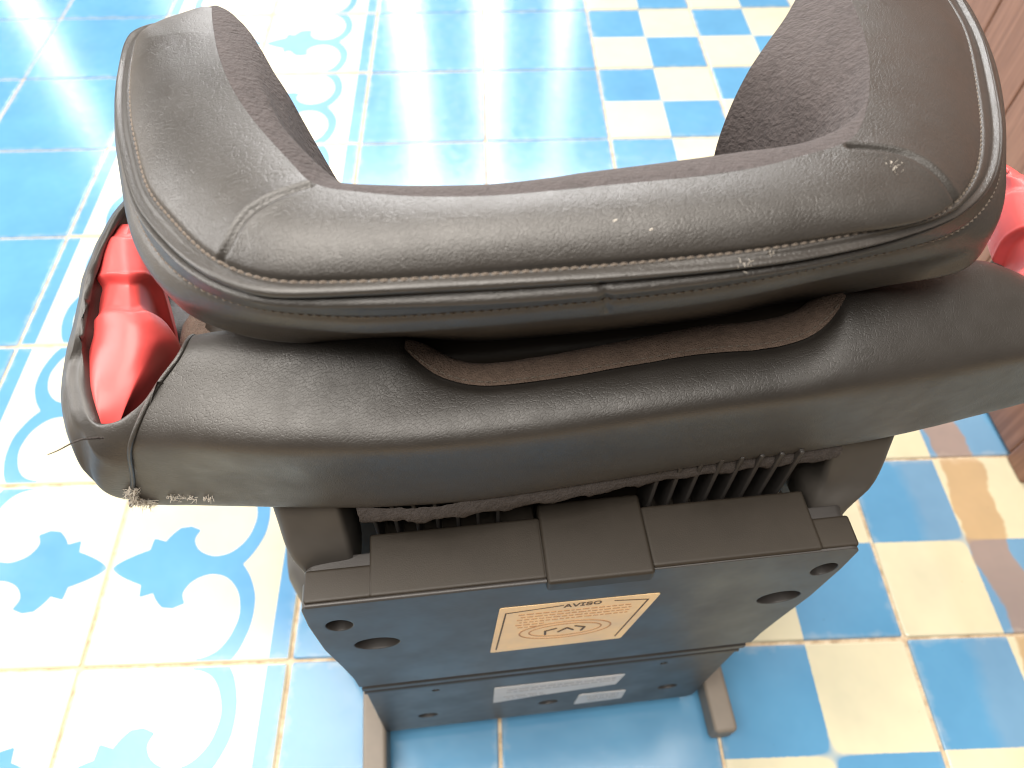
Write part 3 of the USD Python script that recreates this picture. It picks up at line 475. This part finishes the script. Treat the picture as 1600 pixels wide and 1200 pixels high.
low_holes = [ell(-.0985, .070, .0085, .007), ell(.1055, .072, .0085, .007), ell(.0035, .066, .0085, .007), ell(-.0885, .15, .003, .003), ell(.0855, .152, .003, .003)]
low_poly = unary_union([sbox(-.138, .024, .138, .1625).buffer(-.005).buffer(.005, 8), sbox(-.138, .15, .138, .1625)])
lowp = joined([extrude_xz(low_poly.difference(unary_union(low_holes)), -.0605, -.048), extrude_xz(low_poly.buffer(-.0008), -.048, -.034)])
prof = [(-.063, .1935), (-.0604, .1885), (-.0600, .1855), (-.0622, .1835), (-.0625, .1785), (-.0600, .1760), (-.0594, .1705), (-.0612, .1685), (-.0616, .1660), (-.0605, .1625), (-.036, .1625), (-.036, .1935)]
mp_ = trimesh.creation.extrude_polygon(Polygon(prof), .2786, engine='earcut'); v_ = mp_.vertices
midp = trimesh.Trimesh(np.stack([v_[:, 2]-.1393, v_[:, 0], v_[:, 1]], 1), mp_.faces, process=False)
bp = tag(obj('back_plate', sh(joined([plate, midp, lowp])), PLASTIC, seat), 'black plastic plate with oval screw holes and stickers')
blk = [tm(rbox(-.1135, -.0215, -.0622, -.0275, .345, .3622, .0016)), tm(rbox(.0350, .1275, -.0622, -.0272, .345, .3622, .0016)),
       tm(rbox(-.0218, .0352, -.0660, -.0200, .3515, .3640, .002)), tm(rbox(-.1475, -.1120, -.0618, -.0440, .345, .3612, .0016)), tm(rbox(.1262, .1482, -.0618, -.0440, .345, .3612, .0016))]
obj('top_ledge', joined(blk), LEDGE, seat, smooth=30)
obj('ledge_lip', tube([(-.146, -.0632, .3605), (-.022, -.0632, .3612)], .0013, 8), PLASTIC, seat, smooth=True)
for x in np.arange(-.109, -.034, .0109): obj('rib', tm(rbox(x-.0010, x+.0010, -.0265, .006, .32, .405, .0006, 8)), PLASTIC, seat)
for x in np.arange(.0405, .124, .0105): obj('rib', tm(rbox(x-.0012, x+.0012, -.0265, .006, .32, .405, .0006, 8)), PLASTIC, seat)
for a_, b_ in ((-.112, -.022), (.035, .1265)): obj('rib_floor', tm(rbox(a_, b_, -.0275, .004, .30, .340, .001)), LEDGE, seat)
for nm, d_, sgn in (('bol', None, 1), ('bolr', None, -1)):
    o, m_, i_ = D[nm]
    m_ = m_+np.array([0, .001, 0])
    for a_ in (o, m_, i_): a_[:, 1] += np.array([.05, .005, .002, 0, 0, 0]) if sgn else 0
    GO, _ = loft([o+[-.010*sgn, .05, 0], o, m_, i_, i_+[.001*sgn, .006, 0], i_+[.002*sgn, .03, 0]], 30, 30)
    obj('side_bolster', grid_mesh(GO), PLASTIC_D, seat, smooth=True)

# --- booster base under it and the feet
bs = []
s8 = m3.Manifold.sphere(.028, 20)
bs = m3.Manifold.batch_hull([s8.translate([x*q, y, z]) for q in (-1, 1) for x, y in ((.120, -.010), (.156, .012), (.174, .045), (.180, .10), (.176, .33), (.12, .37)) for z in (.05, .155)])
base = obj('booster_base', tm(bs.translate([-.0095, 0, 0])), PLASTIC_D, seat, smooth=40)
cush = m3.Manifold.batch_hull([m3.Manifold.sphere(.03, 20).translate([x*q, y, z]) for q in (-1, 1) for x, y in ((.14, .06), (.14, .32), (.09, .36)) for z in (.17, .19)])
obj('seat_cushion', tm(cush), LEATHER, seat, smooth=40)
for x in (-.1605, .1475): obj('foot', tm(rbox(x-.0105, x+.0105, -.0945, -.012, .0, .030, .004)), PLASTIC_G, seat, smooth=40)

# --- stickers
def quad_poly(c): return Polygon(c)
st_c = [(-.0455, .3255), (.0470, .3226), (.0364, .2420), (-.0495, .2416)]
sticker = tag(obj('warning_sticker', sh(extrude_xz(quad_poly(st_c).buffer(-.002).buffer(.002, 6), -.0633, -.0629)), STICK, seat), 'orange warning sticker headed AVISO')
sk = lambda u, v: np.array([(1-u)*(1-v)*a+u*(1-v)*b+u*v*c+(1-u)*v*d for a, b, c, d in zip(*[np.array(q) for q in st_c])])   # (u right, v down)
def strips(lines, w, lo=-.0635, hi=-.0632):
    return joined([extrude_xz(LineString(l).buffer(w/2, cap_style=2, join_style=2), lo, hi) for l in lines])
def text_xz(text, height, x, z, y, bold=True, slant=0.):
    t = meshkit.text_mesh(text, height, .0002, bold); v = t.vertices; w = v[:, 0].max()
    t.vertices = np.stack([x-w/2+v[:, 0]+slant*v[:, 1], y-v[:, 2], z+v[:, 1]+slant*0], 1); return t
obj('sticker_text', sh(text_xz('AVISO', .0050, .0022, .3160, -.0633)), INK, sticker)
frame = [[sk(.040, .93), sk(.045, .11), sk(.40, .055)], [sk(.72, .06), sk(.945, .10), sk(.935, .92)]]
obj('sticker_frame', sh(strips(frame, .0009)), INK, sticker)
micro = []
for r_ in range(6):
    v = .17+.055*r_; u = .13+.02*(r_ % 2)
    while u < (.86 if r_ < 4 else .3):
        w = rng.uniform(.015, .05); micro.append([sk(u, v), sk(min(u+w, .87), v)]); u += w+.012
obj('sticker_small_print', sh(strips(micro, .0011)), INK2, sticker)
cx = sk(.50, .60)
rings = [LineString(ell(cx[0], cx[1], a, b, -1).exterior.coords).buffer(.0005) for a, b in ((.0285, .0155), (.0225, .0110))]
arms = [LineString(l).buffer(.0007) for l in ([cx+[-.012, -.006], cx+[-.0125, .001], cx+[-.006, .004]], [cx+[.006, .005], cx+[.012, .001], cx+[.0105, -.005]], [cx+[-.004, -.003], cx+[.001, .003], cx+[.005, -.002]])]
obj('sticker_drawing', sh(extrude_xz(unary_union(rings), -.0635, -.0632)), INK2, sticker)
obj('sticker_figure', sh(extrude_xz(unary_union(arms), -.0636, -.0633)), INK, sticker)
DX = .0394
def unsh(c): return [(x+DX*(.36-z), z) for x, z in c]
l1 = unsh([(-.0529, .1362), (.0498, .1324), (.0470, .090), (-.0540, .087)])
l1 = unsh([(-.0529, .1362), (.0498, .1330), (.0455, .104), (-.0200, .0955), (-.0548, .088)])
lab1 = tag(obj('white_label', sh(extrude_xz(Polygon(l1).buffer(-.0012).buffer(.0012), -.0609, -.0604)), LABEL, seat), 'worn white label strip, wide')
l2 = unsh([(.0175, .0805), (.0575, .0780), (.0568, .0500), (.0150, .0470)])
lab2 = tag(obj('white_label', sh(extrude_xz(Polygon(l2).buffer(-.002).buffer(.002), -.0609, -.0604)), LABEL, seat), 'small white label beside the middle screw hole')
mk = []
for (x0, x1, z0, dz, k, lab) in ((-.045, .043, .126, -.007, 2, lab1), (-.046, -.012, .1050, -.006, 2, lab1), (.024, .052, .071, -.006, 3, lab2)):
    ms = []
    for q in range(k):
        x = x0+rng.uniform(0, .003); z = z0+dz*q
        while x < x1:
            w = rng.uniform(.003, .009); a, b = unsh([(x, z), (min(x+w, x1), z)]); ms.append([a, b]); x += w+.0014
    obj('label_print', sh(strips(ms, .0016, -.0611, -.0608)), INK3, lab)

# --- wear: loose thread, frayed corners, nicks
obj('loose_thread', tube(D['thread']+np.array([[0, 0, .001], [0, 0, .002], [0, 0, 0], [0, 0, 0]]), np.linspace(.0005, .0002, 24), 5, m=24), BRAID, back, smooth=True)
def tuft(points, nrm, count, length, r):
    ms = []
    for p in points:
        for _ in range(count):
            d = np.array(nrm)+nrng.normal(0, .75, 3); d /= np.linalg.norm(d); b = p+nrng.normal(0, .0011, 3); e = nrng.normal(0, .4, 3)
            L_ = length*nrng.uniform(.4, 1.1); q = np.stack([b-d*.001, b+d*L_*.5, b+d*L_*.8+e*L_*.5])
            ms.append(tube(q, [r, r*.8, r*.4], 4))
    return joined(ms)
from scipy.spatial import cKDTree
def snap(pts, Gs): return Gs.reshape(-1, 3)[cKDTree(Gs.reshape(-1, 3)).query(np.asarray(pts))[1]]
tag(obj('frayed_fibres', tuft([GB[int(rb[5]*.75+rb[6]*.25), 1], GB[int(rb[5]*.6+rb[6]*.4), 1], GB[int(rb[5]*.45+rb[6]*.55), 2], GB[int(rb[5]*.35+rb[6]*.65), 5], GB[int(rb[5]*.25+rb[6]*.75), 8]], (-.2, -.8, .4), 70, .0045, .00020), FRAY, back), kind='stuff')
tag(obj('frayed_fibres', tuft(snap(D['fray_c'], GB), (0, -.8, .3), 26, .0022, .00016), FRAY, back), kind='stuff')
tag(obj('frayed_fibres', tuft(snap(D['fray_r'], G2), (0, -.2, .9), 9, .0016, .00012), FRAY, head), kind='stuff')
tag(obj('frayed_fibres', tuft(snap(D['fray_p'], G2), (0, -.5, .8), 5, .0014, .00010), FRAY, head), kind='stuff')
nk = []
for p, Gs in zip(snap(D['nick'][:2], G2), (G2, G2)): nk.append(tube([p+[-.0010, 0, .0], p+[0, .0004, .0002], p+[.0010, .0010, .0]], .00022, 5))
obj('scuff', joined(nk), FRAY, head)
